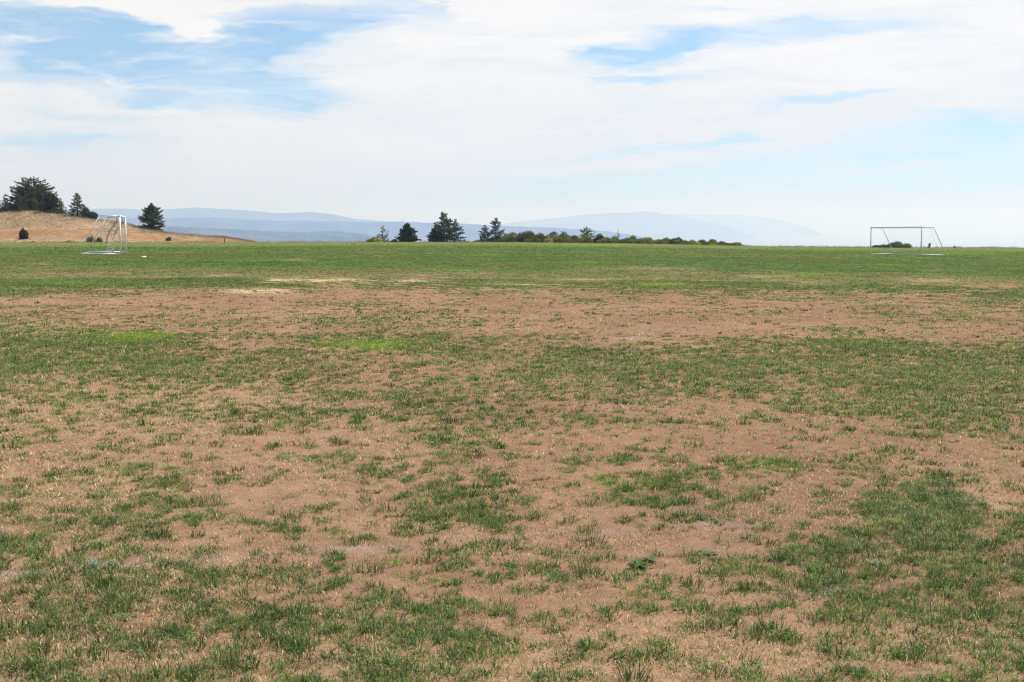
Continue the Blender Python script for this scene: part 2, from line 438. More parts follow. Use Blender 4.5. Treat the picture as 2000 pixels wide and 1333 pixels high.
# ------------------------------------------------------------------ grass
grass_m = mat_leaf('grass_blades', .5, .2, .38, (1.08, 1.2, .52))
def blades(bx, by, az, lean, ln, wd, col, two, curl=None, bz=None):
    """Blades of grass as one array: base points, lean direction, length, width."""
    n = len(bx)
    z0 = (ground_z(bx, by) + micro_z(bx, by) * (1 - sstep(15, 45, np.hypot(bx, by))) - .003) if bz is None else bz
    dx, dy = np.sin(az), np.cos(az)
    tw = az + math.pi / 2 + rng.normal(0, .7, n)
    wx, wy = np.sin(tw) * wd / 2, np.cos(tw) * wd / 2
    out1, up1 = np.sin(lean * .45) * ln * .55, np.cos(lean * .45) * ln * .55
    l2 = np.where(lean > 1.3, np.minimum(lean * 1.08, 1.6), np.minimum(lean * 1.7, 1.9))
    out2, up2 = out1 + np.sin(l2) * ln * .45, up1 + np.cos(l2) * ln * .45
    P = lambda o_, u_, s: np.stack([bx + dx * o_ + s * wx, by + dy * o_ + s * wy, z0 + u_], -1)
    if two:
        v = np.stack([P(0, 0, -1), P(0, 0, 1), P(out1, up1, .85), P(out1, up1, -.85), P(out2, up2, 0)], 1)
        b = np.arange(n)[:, None] * 5
        return v.reshape(-1, 3), [b + np.array([[0, 1, 2, 3]]), b + np.array([[3, 2, 4]])], np.repeat(col, 5, 0)
    v = np.stack([P(0, 0, -1), P(0, 0, 1), P(out2, up2 * 1.05, 0)], 1)
    b = np.arange(n)[:, None] * 3
    return v.reshape(-1, 3), [b + np.array([[0, 1, 2]])], np.repeat(col, 3, 0)
PAL = np.array([[.074, .147, .03], [.098, .184, .034], [.046, .1, .024], [.138, .21, .045], [.075, .15, .047], [.23, .275, .1]])
def grass_band(r0, r1, dens, nb, spread, hl, wd, two, ang=.56):
    area = ang * (r1 * r1 - r0 * r0)
    n = int(area * dens)
    r = np.sqrt(rng.uniform(r0 * r0, r1 * r1, n)); a = rng.uniform(-ang, ang, n)
    x, y = r * np.sin(a), r * np.cos(a)
    keep = r < edge_r(np.clip(bear_px(x, y), -400, 2400)) - .5
    x, y = x[keep], y[keep]
    cov, px, py = cover_at(x, y)
    u = clump(x, y)
    st = spots(px, py, STRAW) * (py < 580)
    ex = (cov * 1.2 - .04 + .04 * (py > 1050)) * (1 - .45 * st) - u + rng.normal(0, 1, len(x)) * (.10 + .2 * cov)
    scat = rng.random(len(x)) < np.where(np.hypot(x, y) < 16, .085, .05) * (.5 + 1.6 * cov)
    k = (ex > 0) | scat
    x, y, ex, px, py = x[k], y[k], np.clip(ex[k], .03, .6), px[k], py[k]
    lush = np.clip(.55 + .9 * ex, .5, 1.15)
    cnt = np.maximum(2, rng.poisson(nb * np.clip(.5 + 1.5 * ex, .4, 1.3)))
    idx = np.repeat(np.arange(len(x)), cnt)
    m = len(idx)
    oa, orr = rng.uniform(0, 2 * math.pi, m), spread * np.sqrt(rng.random(m))
    bx, by = x[idx] + np.sin(oa) * orr, y[idx] + np.cos(oa) * orr
    az = oa + rng.normal(0, .9, m)
    lean = np.clip(np.abs(rng.normal(1.15, .42, m)), 0, 1.5)
    stb = rng.random(m) < .9 * spots(px, py, STRAW)[idx] * (py < 580)[idx]
    ln = hl * lush[idx] * rng.uniform(.5, 1.35, m)
    w = wd * rng.uniform(.7, 1.3, m)
    ti = rng.integers(0, len(PAL), len(x))
    tone = fbm(x / 1.5, y / 1.5, 91, 3)
    tc_ = PAL[ti] * (.72 + .6 * tone)[:, None]
    far = sstep(30, 60, np.hypot(x, y))[:, None]
    olv = (sstep(.42, .66, fbm(x / 6, y / 11, 84, 4)) * .8)[:, None] * far
    tc_ = tc_ * (1 - olv) + np.array([.13, .155, .036]) * olv
    rim = (sstep(-62, -30, np.hypot(x, y) - edge_r(np.clip(px, -400, 2400))))[:, None] * .8
    tc_ = tc_ * (1 - rim) + np.array([.235, .255, .075]) * rim
    br = (np.clip(spots(px, py, BRIGHT) * (.3 + 1.3 * fbm(x / .6, y / 1.2, 89, 3)), 0, 1) * np.where(py < 545, .65, 1))[:, None]
    tc_ = tc_ * (1 - br) + np.array([.21, .35, .035]) * br
    ch = np.clip(spots(px, py, CHALK) * (.1 + 1.1 * fbm(x / .12, y / .12, 87, 3)), 0, .9)
    bc = tc_[idx] * np.clip(rng.lognormal(-.03, .48, m), .3, 2.4)[:, None]
    dry = rng.random(m) < np.where(np.hypot(x, y) < 30, .15, .05)[idx]
    bc[dry] = np.array([.42, .32, .16]) * rng.uniform(.5, 1.5, dry.sum())[:, None]
    bc[stb] = np.array([.58, .45, .27]) * rng.uniform(.7, 1.25, stb.sum())[:, None]
    chb = rng.random(m) < ch[idx] * .75
    bc[chb] = np.array([.40, .46, .56]) * rng.uniform(.75, 1.2, chb.sum())[:, None]
    return blades(bx, by, az, lean, ln, w, bc, two)
def bunches(r0, r1, dens, nb, wd, ang=.56):
    n = int(ang * (r1 * r1 - r0 * r0) * dens)
    r = np.sqrt(rng.uniform(r0 * r0, r1 * r1, n)); a = rng.uniform(-ang, ang, n)
    x, y = r * np.sin(a), r * np.cos(a)
    cov, px, py = cover_at(x, y)
    k = rng.random(n) < np.clip(.25 + 1.3 * cov, 0, 1)
    x, y, px, py = x[k], y[k], px[k], py[k]; n = len(x)
    size = rng.lognormal(0, .38, n)
    cnt = np.maximum(4, rng.poisson(nb * np.clip(size, .3, 2.2)))
    idx = np.repeat(np.arange(n), cnt); m = len(idx)
    oa, q = rng.uniform(0, 6.283, m), np.sqrt(rng.random(m))
    orr = .032 * size[idx] * q
    bx, by = x[idx] + np.sin(oa) * orr * 1.25, y[idx] + np.cos(oa) * orr
    lean = np.clip(.4 + .85 * q + rng.normal(0, .3, m), 0, 1.5)
    ln = .048 * np.clip(size[idx], .55, 1.35) * rng.uniform(.5, 1.3, m)
    tone = PAL[rng.integers(0, 5, n)] * rng.uniform(.65, 1.1, n)[:, None]
    br = np.clip(spots(px, py, BRIGHT), 0, 1)[:, None]
    tone = tone * (1 - br) + np.array([.21, .35, .035]) * br
    bc = tone[idx] * np.clip(rng.lognormal(0, .4, m), .35, 2.2)[:, None]
    dry = rng.random(m) < .1
    bc[dry] = np.array([.4, .32, .17]) * rng.uniform(.7, 1.2, dry.sum())[:, None]
    return blades(bx, by, oa + rng.normal(0, .7, m), lean, ln, wd * rng.uniform(.7, 1.3, m), bc, True)
def join(parts):
    Vs, Fs, Cs, off = [], {}, [], 0
    for v, fl, c_ in parts:
        Vs.append(v); Cs.append(c_)
        for f in fl:
            Fs.setdefault(f.shape[1], []).append(f + off)
        off += len(v)
    return np.concatenate(Vs), [np.concatenate(f) for f in Fs.values()], np.concatenate(Cs)
GB = [grass_band(1.6, 7, 1300, 13, .019, .043, .0027, True),
      grass_band(7, 16, 560, 10, .024, .042, .0042, True),
      grass_band(16, 36, 190, 7, .04, .036, .010, True),
      grass_band(36, 80, 34, 6, .07, .045, .02, False),
      grass_band(80, 192, 4.5, 5, .15, .07, .05, False)]
GB += [bunches(1.6, 7, 34, 44, .0029), bunches(7, 16, 16, 26, .005), bunches(16, 34, 4, 12, .011)]
V, F, c = join(GB)
print('grass verts', len(V))
tag(mesh_obj('grass', V, F, grass_m, col=c), 'short patchy green turf growing over the dry field', kind='stuff')

# pale dead grass lying on the soil
def litter(r0, r1, dens, ln, wd, ang=.56):
    n = int(ang * (r1 * r1 - r0 * r0) * dens)
    r = np.sqrt(rng.uniform(r0 * r0, r1 * r1, n)); a = rng.uniform(-ang, ang, n)
    x, y = r * np.sin(a), r * np.cos(a)
    px, py = survey(x, y)
    pr = .16 + .8 * sstep(.35, .75, fbm(x / .7, y / .7, 95, 4)) * (.45 + .55 * sstep(9, 4, r)) + spots(px, py, STRAW) * .8
    k = rng.random(n) < pr
    x, y = x[k], y[k]; n = len(x)
    col = np.array([.52, .37, .19]) * np.clip(rng.lognormal(-.1, .4, n), .3, 1.6)[:, None] * np.array([1, 1, 1])
    z0 = ground_z(x, y) + micro_z(x, y) * (1 - sstep(15, 45, np.hypot(x, y))) + rng.uniform(.001, .006, n)
    return blades(x, y, rng.uniform(0, 2 * math.pi, n), np.clip(rng.normal(1.46, .14, n), 1.0, 1.62), ln * rng.uniform(.4, 1.5, n), wd * rng.uniform(.7, 1.3, n), col, True, bz=z0)
V, F, c = join([litter(1.6, 6, 7500, .018, .0028), litter(6, 13, 2200, .024, .0045), litter(13, 30, 140, .045, .011)])
straw_m = mat_leaf('dead_grass', .6, .25, .15, (1, 1, 1))
tag(mesh_obj('dry_grass_litter', V, F, straw_m, col=c), 'pale straw bits of dead grass lying on the soil', kind='stuff')

# tall dry stalks along the rim of the field
def rim_grass():
    n = 5200
    px = rng.uniform(-200, 2200, n)
    w = np.interp(px, [-200, 300, 480, 900, 1330, 1480, 2000, 2200], [.35, .3, .5, .3, .5, .8, 1, 1]) * (.3 + 1.2 * fbm(px / 37, px * 0, 97, 3))
    px = px[rng.random(n) < w]; n = len(px)
    d = edge_r(px) + rng.uniform(-1.0, 3.5, n)
    k = d / np.hypot((px - 1000) / FOC, 1)
    x, y = (px - 1000) / FOC * k, k
    idx = np.repeat(np.arange(n), 5); m = len(idx)
    bx, by = x[idx] + rng.normal(0, .18, m), y[idx] + rng.normal(0, .18, m)
    hg = rng.uniform(.12, .34, n) * (.5 + 1.0 * fbm(px / 11, px * 0 + 3, 98, 2))
    col = np.where((rng.random(n) < .35)[:, None], np.array([.17, .18, .06]), np.array([.3, .22, .13]))[idx] * rng.uniform(.6, 1.25, m)[:, None]
    return blades(bx, by, rng.uniform(0, 6.28, m), np.abs(rng.normal(.25, .2, m)), hg[idx] * rng.uniform(.6, 1.3, m), .03 * rng.uniform(.6, 1.4, m), col, False)
V, F, c = join([rim_grass()])
tag(mesh_obj('tall_dry_grass', V, F, straw_m, col=c), 'tall dry grass along the far rim of the field', kind='stuff')

# ------------------------------------------------------------------ dry hillock on the left
CREST = ([-700, -300, 0, 50, 100, 130, 160, 190, 250, 300, 350, 400, 440, 465, 485, 500, 520], [412, 413, 417, 414, 416, 419, 423, 428.5, 438, 450, 457.5, 462, 463, 467, 471, 474, 478])
def hill_r(px, t):                         # t 0 foot, 1 crest, >1 the far side
    r0 = np.interp(px, [-700, 300, 520], [162, 165.5, 171]); r1 = np.interp(px, [-700, 0, 300, 520], [205, 203, 190, 178])
    return r0 + (r1 - r0) * t
def hillock():
    px = np.linspace(-700, 520, 400); tt = np.concatenate([np.linspace(0, 1, 70), np.linspace(1.02, 2.2, 24)])
    P, T = np.meshgrid(px, tt); P, T = P.ravel(), T.ravel()
    r = hill_r(P, T); r1 = hill_r(P, 1.0)
    yv = r; xv = (P - 1000) / FOC * r
    zc = CAMZ - (np.interp(P, *CREST) - HOR) / FOC * r1
    xf, yf = (P - 1000) / FOC * hill_r(P, 0), hill_r(P, 0)
    zf = ground_z(xf, yf) - .25
    tw = T + .05 * (fbm(xv / 9, yv / 9, 102, 3) - .5)
    prof = .20 * sstep(0, .22, tw) + .06 * sstep(.2, .36, tw) + .24 * sstep(.36, .5, tw) + .5 * sstep(.46, 1.0, tw)
    prof = np.where(T > 1, 1 - 1.1 * (T - 1) ** 1.2, prof)
    z = zf + (zc - zf) * prof + np.where(T > 1, -10 * (T - 1) ** 1.5, 0)
    lump = fbm(xv / 2.4, yv / 2.4, 103, 4) - .5
    z = z + lump * .4 * sstep(.02, .2, T) * (.3 + .7 * sstep(520, 380, P))
    n, m = len(px), len(tt)
    i = np.arange(m - 1)[:, None] * n + np.arange(n - 1)[None, :]
    F = np.stack([i, i + 1, i + n + 1, i + n], -1).reshape(-1, 4)
    tan = np.array([.39, .27, .145]) * (.75 + .5 * fbm(xv / 1.3, yv / 1.3, 104, 4))[:, None]
    gray = np.array([.385, .272, .155]) * (.6 + .8 * fbm(xv / 3.2, yv / 6, 105, 5))[:, None]
    orange = np.array([.40, .19, .085]) * (.75 + .5 * fbm(xv / 2, yv / 2, 106, 4))[:, None]
    pale = np.array([.43, .27, .13])
    nz = fbm(xv / 5, yv / 3, 107, 4) - .5
    q = T + .12 * nz
    up = sstep(.47, .55, q)[:, None]
    c_ = tan * (1 - up) + gray * up
    ob = (sstep(.33, .40, q) * sstep(.56, .44, q) * np.clip(.35 + 3.2 * (fbm(xv / 5, yv / 1.2, 108, 4) - .45), 0, .85))[:, None]
    c_ = c_ * (1 - ob) + orange * ob
    lo = (sstep(.30, .05, q) * np.clip(.3 + 1.8 * (fbm(xv / 8, yv / 4, 109, 3) - .4), 0, 1))[:, None]
    c_ = c_ * (1 - .8 * lo) + (.6 * pale + .4 * orange) * .8 * lo
    seam = (sstep(.24, .28, q) * sstep(.36, .31, q))[:, None] * .6
    c_ = c_ * (1 - seam) + gray * .75 * seam
    # the footpath worn across it
    path = np.exp(-((T - (.42 + .0022 * (P - 255))) / .035) ** 2) * (P > 225) * (P < 295) + np.exp(-((T - (.30 + .0006 * (P - 300))) / .05) ** 2) * sstep(285, 300, P) * sstep(380, 360, P)
    c_ = c_ * (1 - .8 * np.clip(path, 0, 1))[:, None] + np.array([.47, .25, .11]) * (.8 * np.clip(path, 0, 1))[:, None]
    top = sstep(.9, 1.0, T)[:, None] * .5
    c_ = c_ * (1 - top) + np.array([.4, .28, .15]) * top
    return np.stack([xv, yv, z], -1), F, c_, (px, tt, z.reshape(m, n))
hm, t, p, o = mat_new('dry_grass_slope')
vc = t.nodes.new('ShaderNodeVertexColor'); vc.layer_name = 'Col'
tcg = t.nodes.new('ShaderNodeTexCoord')
b1, b2 = gn(1.6, 7, .7), gn(9, 5, .7)
fz = mm('MULTIPLY', mrange(b1.outputs[0], .25, .75, .75, 1.25), mrange(b2.outputs[0], .25, .75, .7, 1.3))
sc = t.nodes.new('ShaderNodeVectorMath'); sc.operation = 'SCALE'; t.links.new(vc.outputs[0], sc.inputs[0]); t.links.new(fz, sc.inputs['Scale'])
t.links.new(sc.outputs[0], p.inputs['Base Color']); p.inputs['Roughness'].default_value = 1; p.inputs['Specular IOR Level'].default_value = .05
bp = t.nodes.new('ShaderNodeBump'); bp.inputs['Strength'].default_value = .6; bp.inputs['Distance'].default_value = .15
t.links.new(b2.outputs[0], bp.inputs['Height']); t.links.new(bp.outputs[0], p.inputs['Normal'])
V, F, c, HG = hillock()
tag(mesh_obj('hillock', V, F, hm, col=c, smooth=True), 'low hillock of dry brown grass with an orange earth bank', kind='structure')
def hill_at(px, tq):
    """A point on the hillock's surface."""
    hp, ht, hz = HG
    i = int(np.argmin(abs(hp - px))); j = int(np.argmin(abs(ht - tq)))
    r = float(hill_r(px, ht[j]))
    return ((px - 1000) / FOC * r, r, float(hz[j, i]))
def hill_tufts():
    n = 26000
    px = rng.uniform(-250, 500, n); T = rng.uniform(.02, 1.08, n) ** .8
    hp, ht, hz = HG
    i = np.clip(np.searchsorted(hp, px), 0, len(hp) - 1); j = np.clip(np.searchsorted(ht, T), 0, len(ht) - 1)
    r = hill_r(px, T); x, y, z = (px - 1000) / FOC * r, r, hz[j, i] - .08
    k = (T > .5) | (rng.random(n) < .35)
    x, y, z, T = x[k], y[k], z[k], T[k]; n = len(x)
    idx = np.repeat(np.arange(n), 3); m = len(idx)
    bx, by = x[idx] + rng.normal(0, .15, m), y[idx] + rng.normal(0, .15, m)
    col = np.array([.41, .295, .17]) * (.6 + .8 * fbm(x / 3.2, y / 6, 105, 5))[idx][:, None] * rng.uniform(.7, 1.25, m)[:, None]
    return blades(bx, by, rng.uniform(0, 6.28, m), np.abs(rng.normal(.3, .2, m)), (.15 + .25 * sstep(.7, 1, T))[idx] * rng.uniform(.6, 1.4, m), .07 * rng.uniform(.6, 1.4, m), col, False, bz=z[idx])
V, F, c = join([hill_tufts()])
tag(mesh_obj('hillock_grass', V, F, straw_m, col=c), 'dry brown grass covering the low hillock', kind='stuff')

# ------------------------------------------------------------------ far country
SEA = -240.0
def land_mat(name, ca, cb, cc, sa, sb):
    m, t_, p_, o_ = mat_new(name)
    tc_ = t_.nodes.new('ShaderNodeTexCoord')
    n1_ = t_.nodes.new('ShaderNodeTexNoise'); n1_.inputs['Scale'].default_value = sa; n1_.inputs['Detail'].default_value = 8; n1_.inputs['Roughness'].default_value = .65
    n2_ = t_.nodes.new('ShaderNodeTexNoise'); n2_.inputs['Scale'].default_value = sb; n2_.inputs['Detail'].default_value = 4
    for n_ in (n1_, n2_): t_.links.new(tc_.outputs['Object'], n_.inputs['Vector'])
    r1_ = t_.nodes.new('ShaderNodeValToRGB'); t_.links.new(n1_.outputs[0], r1_.inputs[0])
    r1_.color_ramp.elements[0].position = .4; r1_.color_ramp.elements[0].color = (*ca, 1)
    r1_.color_ramp.elements[1].position = .6; r1_.color_ramp.elements[1].color = (*cb, 1)
    r2_ = t_.nodes.new('ShaderNodeMapRange'); t_.links.new(n2_.outputs[0], r2_.inputs[0]); r2_.inputs[1].default_value = .68; r2_.inputs[2].default_value = .72
    mx_ = t_.nodes.new('ShaderNodeMix'); mx_.data_type = 'RGBA'; t_.links.new(r2_.outputs[0], mx_.inputs[0]); t_.links.new(r1_.outputs[0], mx_.inputs[6]); mx_.inputs[7].default_value = (*cc, 1)
    t_.links.new(mx_.outputs[2], p_.inputs['Base Color']); p_.inputs['Roughness'].default_value = 1; p_.inputs['Specular IOR Level'].default_value = 0
    return m
def ridge(name, label, dist, prof, depth, px0, px1, n, rough, seed, mat, trees=0.0):
    """A range of hills: skyline given by bearing, with a front and a back slope."""
    px = np.linspace(px0, px1, n); tt = np.linspace(-1, 1, 41)
    P, T = np.meshgrid(px, tt); P, T = P.ravel(), T.ravel()
    r = dist + T * depth
    zc = CAMZ - (np.interp(P, *prof) - HOR) / FOC * dist
    zc = zc + rough * (fbm(P / 34, P * 0 + seed, seed, 5, .6) - .5) * 2
    s = 1 - np.abs(T) ** 1.15
    xv = (P - 1000) / FOC * r
    gul = fbm(xv / (depth * .33), r / (depth * .5), seed + 9, 4) - .5
    z = SEA - 30 + (zc - SEA + 30) * np.clip(s + .5 * gul * s * (1 - s), 0, 1)
    if trees:
        z = z + trees * (fbm(xv / 28, r / 28, seed + 20, 3) - .35) * sstep(0, .3, s)
    m = len(tt)
    i = np.arange(m - 1)[:, None] * n + np.arange(n - 1)[None, :]
    F = np.stack([i, i + 1, i + n + 1, i + n], -1).reshape(-1, 4)
    return tag(mesh_obj(name, np.stack([xv, r, z], -1), F, mat, smooth=True), label, kind='structure')
forest = land_mat('far_forest', (.012, .025, .016), (.09, .11, .055), (.28, .23, .13), .0035, .0016)
town = land_mat('valley_woods', (.014, .026, .016), (.09, .105, .06), (.42, .38, .32), .008, .007)
ridge('foothills', 'wooded foothills in blue haze beyond the field', 5700, ([-900, 100, 300, 450, 540, 560, 600, 640, 680, 720, 750, 790, 840], [436, 438, 442, 448, 453, 454, 455, 452, 455, 460.5, 467, 480, 500]), 1100, -900, 860, 900, 3, 201, town, 12)
ridge('near_hill_range', 'hazy blue hill range across the valley', 9300, ([-1100, 0, 250, 330, 418, 454, 505, 556, 620, 709, 735, 780, 830, 900, 945, 1000, 1080, 1150, 1220, 1300, 1400], [424, 425, 426, 427.5, 425, 427, 430, 432, 432.5, 434, 434.5, 433, 436, 437, 440, 443, 445, 449, 457, 472, 495]), 2000, -1100, 1640, 900, 4, 211, forest, 9)
ridge('middle_hill_range', 'paler hazy hill range behind the first', 13500, ([-1300, 0, 150, 200, 250, 283, 340, 388, 428, 480, 543, 582, 615, 650, 678, 700, 760, 830, 900], [412, 411, 411, 409, 407.5, 411, 409, 406, 408.5, 411.5, 417, 415.5, 415, 419, 425, 429, 433, 440, 460]), 2200, -1300, 960, 900, 7, 221, forest)
ridge('far_mountain', 'pale blue mountain across the bay with a small summit knob', 20000, ([900, 980, 1060, 1090, 1140, 1180, 1230, 1250, 1275, 1290, 1310, 1340, 1380, 1430, 1500], [470, 438, 428.5, 426, 420, 417.5, 415.5, 413.5, 415, 418.5, 421, 426, 434, 446, 475]), 1100, 860, 1540, 600, 5, 231, forest)
ridge('farther_mountain', 'faintest far mountain tailing off to the right', 25500, ([1150, 1220, 1290, 1330, 1400, 1440, 1470, 1490, 1515, 1550, 1590, 1640], [470, 430, 420, 418.5, 419.5, 420.5, 422, 425, 430, 438, 450, 475]), 1200, 1120, 1680, 600, 5, 241, forest)
wm, t, p, o = mat_new('bay_water')
p.inputs['Base Color'].default_value = (.1, .15, .18, 1); p.inputs['Roughness'].default_value = .12
tcg = t.nodes.new('ShaderNodeTexCoord'); wv = gn(.03, 5)
bp = t.nodes.new('ShaderNodeBump'); bp.inputs['Strength'].default_value = .12; bp.inputs['Distance'].default_value = 2; t.links.new(wv.outputs[0], bp.inputs['Height']); t.links.new(bp.outputs[0], p.inputs['Normal'])
ra, aa = np.geomspace(1500, 27000, 24), np.linspace(-1.2, 1.2, 60)
RA, AA = np.meshgrid(ra, aa)
i = np.arange(59)[:, None] * 24 + np.arange(23)[None, :]
F = np.stack([i, i + 24, i + 25, i + 1], -1).reshape(-1, 4)
V = np.stack([RA.ravel() * np.sin(AA.ravel()), RA.ravel() * np.cos(AA.ravel()), np.full(RA.size, SEA + 6.0)], -1)
tag(mesh_obj('water', V, F, wm, smooth=True), 'pale bay water fading into haze', kind='structure')

# ------------------------------------------------------------------ trees and shrubs
leaf_m = mat_leaf('needles_and_leaves', .6, .15, .3, (1.1, 1.1, .6))
bark_m = mat_plain('bark', (.055, .045, .035), .9, .1, nscale=6, namp=.35)
def limb(pts, rads, seg=6):
    pts = np.asarray(pts, float); Vv, Ff = [], []
    for k, (p_, r_) in enumerate(zip(pts, rads)):
        d = pts[min(k + 1, len(pts) - 1)] - pts[max(k - 1, 0)]; d = d / np.linalg.norm(d)
        a = np.cross(d, [0, 0, 1] if abs(d[2]) < .9 else [1, 0, 0]); a /= np.linalg.norm(a); b = np.cross(d, a)
        for s in range(seg):
            th = 2 * math.pi * s / seg
            Vv.append(p_ + r_ * (math.cos(th) * a + math.sin(th) * b))
    for k in range(len(pts) - 1):
        for s in range(seg):
            s2 = (s + 1) % seg
            Ff.append((k * seg + s, k * seg + s2, (k + 1) * seg + s2, (k + 1) * seg + s))
    caps = [tuple(range(seg))[::-1], tuple(range((len(pts) - 1) * seg, len(pts) * seg))]
    return np.array(Vv), np.array(Ff), np.array(caps)
class Bag:
    def __init__(s): s.V, s.F, s.n = [], {}, 0
    def add(s, v, *fs):
        s.V.append(v)
        for f in fs:
            f = np.asarray(f)
            if len(f): s.F.setdefault(f.shape[1], []).append(f + s.n)
        s.n += len(v)
    def build(s, name, mat, parent=None, smooth=True, col=None):
        return mesh_obj(name, np.concatenate(s.V), [np.concatenate(f) for f in s.F.values()], mat, parent, col=col, smooth=smooth)
def leaf_quads(P, size, r, stretch=None):
    """Small diamond leaves / needle sprays at points P with given sizes."""
    n = len(P)
    a = r.normal(size=(n, 3)); a /= np.linalg.norm(a, axis=1)[:, None]
    if stretch is not None:
        a = a * .55 + stretch; a /= np.linalg.norm(a, axis=1)[:, None]
    b = r.normal(size=(n, 3)); b -= a * (a * b).sum(1)[:, None]; b /= np.linalg.norm(b, axis=1)[:, None]
    s = size[:, None]
    V = np.stack([P - a * s, P + b * s * .42, P + a * s, P - b * s * .42], 1).reshape(-1, 3)
    return V, np.arange(4 * n).reshape(n, 4)
DARK, GREY, OLIVE, LIGHT, BLACK = (.062, .084, .026), (.088, .108, .05), (.17, .18, .045), (.22, .25, .06), (.048, .064, .024)
def conifer(name, label, cat, loc, h, w, seed, col=DARK, profile='cone', dens=1.0, gaps=.25, tops=((0, 0, 1),), group=None, low=.04, leafs=.17, cnt=1.0):
    """A conifer: tapered trunk, whorled limbs, needle sprays along each limb."""
    r = np.random.default_rng(seed)
    root = tag(empty(name, loc), label, cat, group)
    wood, P, D, SZ = Bag(), [], [], []
    for (ox, oy, hs) in tops:
        H = h * hs
        tr = .016 * H + .05
        v, f, caps = limb([(ox * .4, oy * .4, -.6), (ox, oy, H * .3), (ox + r.normal(0, .03), oy, H * .7), (ox, oy, H)], [tr * 1.3, tr, tr * .55, .012])
        wood.add(v, f, caps)
        z = H * low
        while z < H * .985:
            t_ = z / H
            if profile == 'cone': rad = (1 - t_) ** .82
            elif profile == 'round': rad = math.sqrt(max(0, 1 - ((t_ - .38) / .63) ** 2)) * (.96 if t_ > .1 else .8)
            elif profile == 'oval': rad = (math.sin(math.pi * min(1, (t_ * .86 + .2))) ** .75) * (1.05 - .25 * t_)
            else: rad = (1 - t_) ** .6 * (.72 + .28 * math.sin(t_ * 17 + seed))
            nl = max(3, int(7 * dens * (1.1 - .4 * t_)))
            a0 = r.uniform(0, 6.28)
            for q in range(nl):
                if r.random() < gaps: continue
                L_ = w / 2 * rad * hs ** .7 * r.uniform(.5, 1.22) + .08
                a = a0 + 6.283 * q / nl + r.normal(0, .25)
                rise = r.uniform(-.15, .3) + (.12 if profile == 'round' else .45) * t_
                e = np.array([math.cos(a) * L_, math.sin(a) * L_, rise * L_])
                st_ = np.array([ox, oy, z])
                if L_ > .5 and r.random() < .6:
                    mid = st_ + e * .5 + np.array([0, 0, -.05 * L_])
                    v, f, caps = limb([st_, mid, st_ + e * .92], [.03 * (1 - t_) + .012, .016, .006], 3)
                    wood.add(v, f)
                k = max(3, int(L_ * 13 * cnt))
                s_ = np.sqrt(r.uniform(.03, 1, k))
                pts = st_ + e * s_[:, None] + np.c_[0 * s_, 0 * s_, -.12 * L_ * s_ * (1 - s_) * 4] * .4
                pts += r.normal(0, 1, (k, 3)) * (np.array([.10, .10, .07]) * (.4 + .22 * L_) * (1.15 - .6 * s_[:, None]) + .02)
                P.append(pts); D.append(np.repeat((e / (np.linalg.norm(e) + 1e-6))[None], k, 0) + np.array([0, 0, .15]))
                SZ.append(leafs * r.uniform(.55, 1.25, k))
            z += H * r.uniform(.028, .045) + .03
    P, D, SZ = np.concatenate(P), np.concatenate(D), np.concatenate(SZ)
    P[:, 2] = np.maximum(P[:, 2], .02)
    V, F = leaf_quads(P, SZ, r, D)
    tone = (.62 + .75 * fbm(P[:, 0] * 1.1 + seed, P[:, 2] * 1.1 + P[:, 1], seed, 3)) * r.uniform(.75, 1.3, len(P))
    warm = r.random(len(P))[:, None] * np.array([.25, .15, 0])
    c_ = np.array(col) * tone[:, None] * (1 + warm)
    wood.build('trunk', bark_m, root)
    mesh_obj('crown', V, F, leaf_m, root, col=np.repeat(c_, 4, 0))
    return root
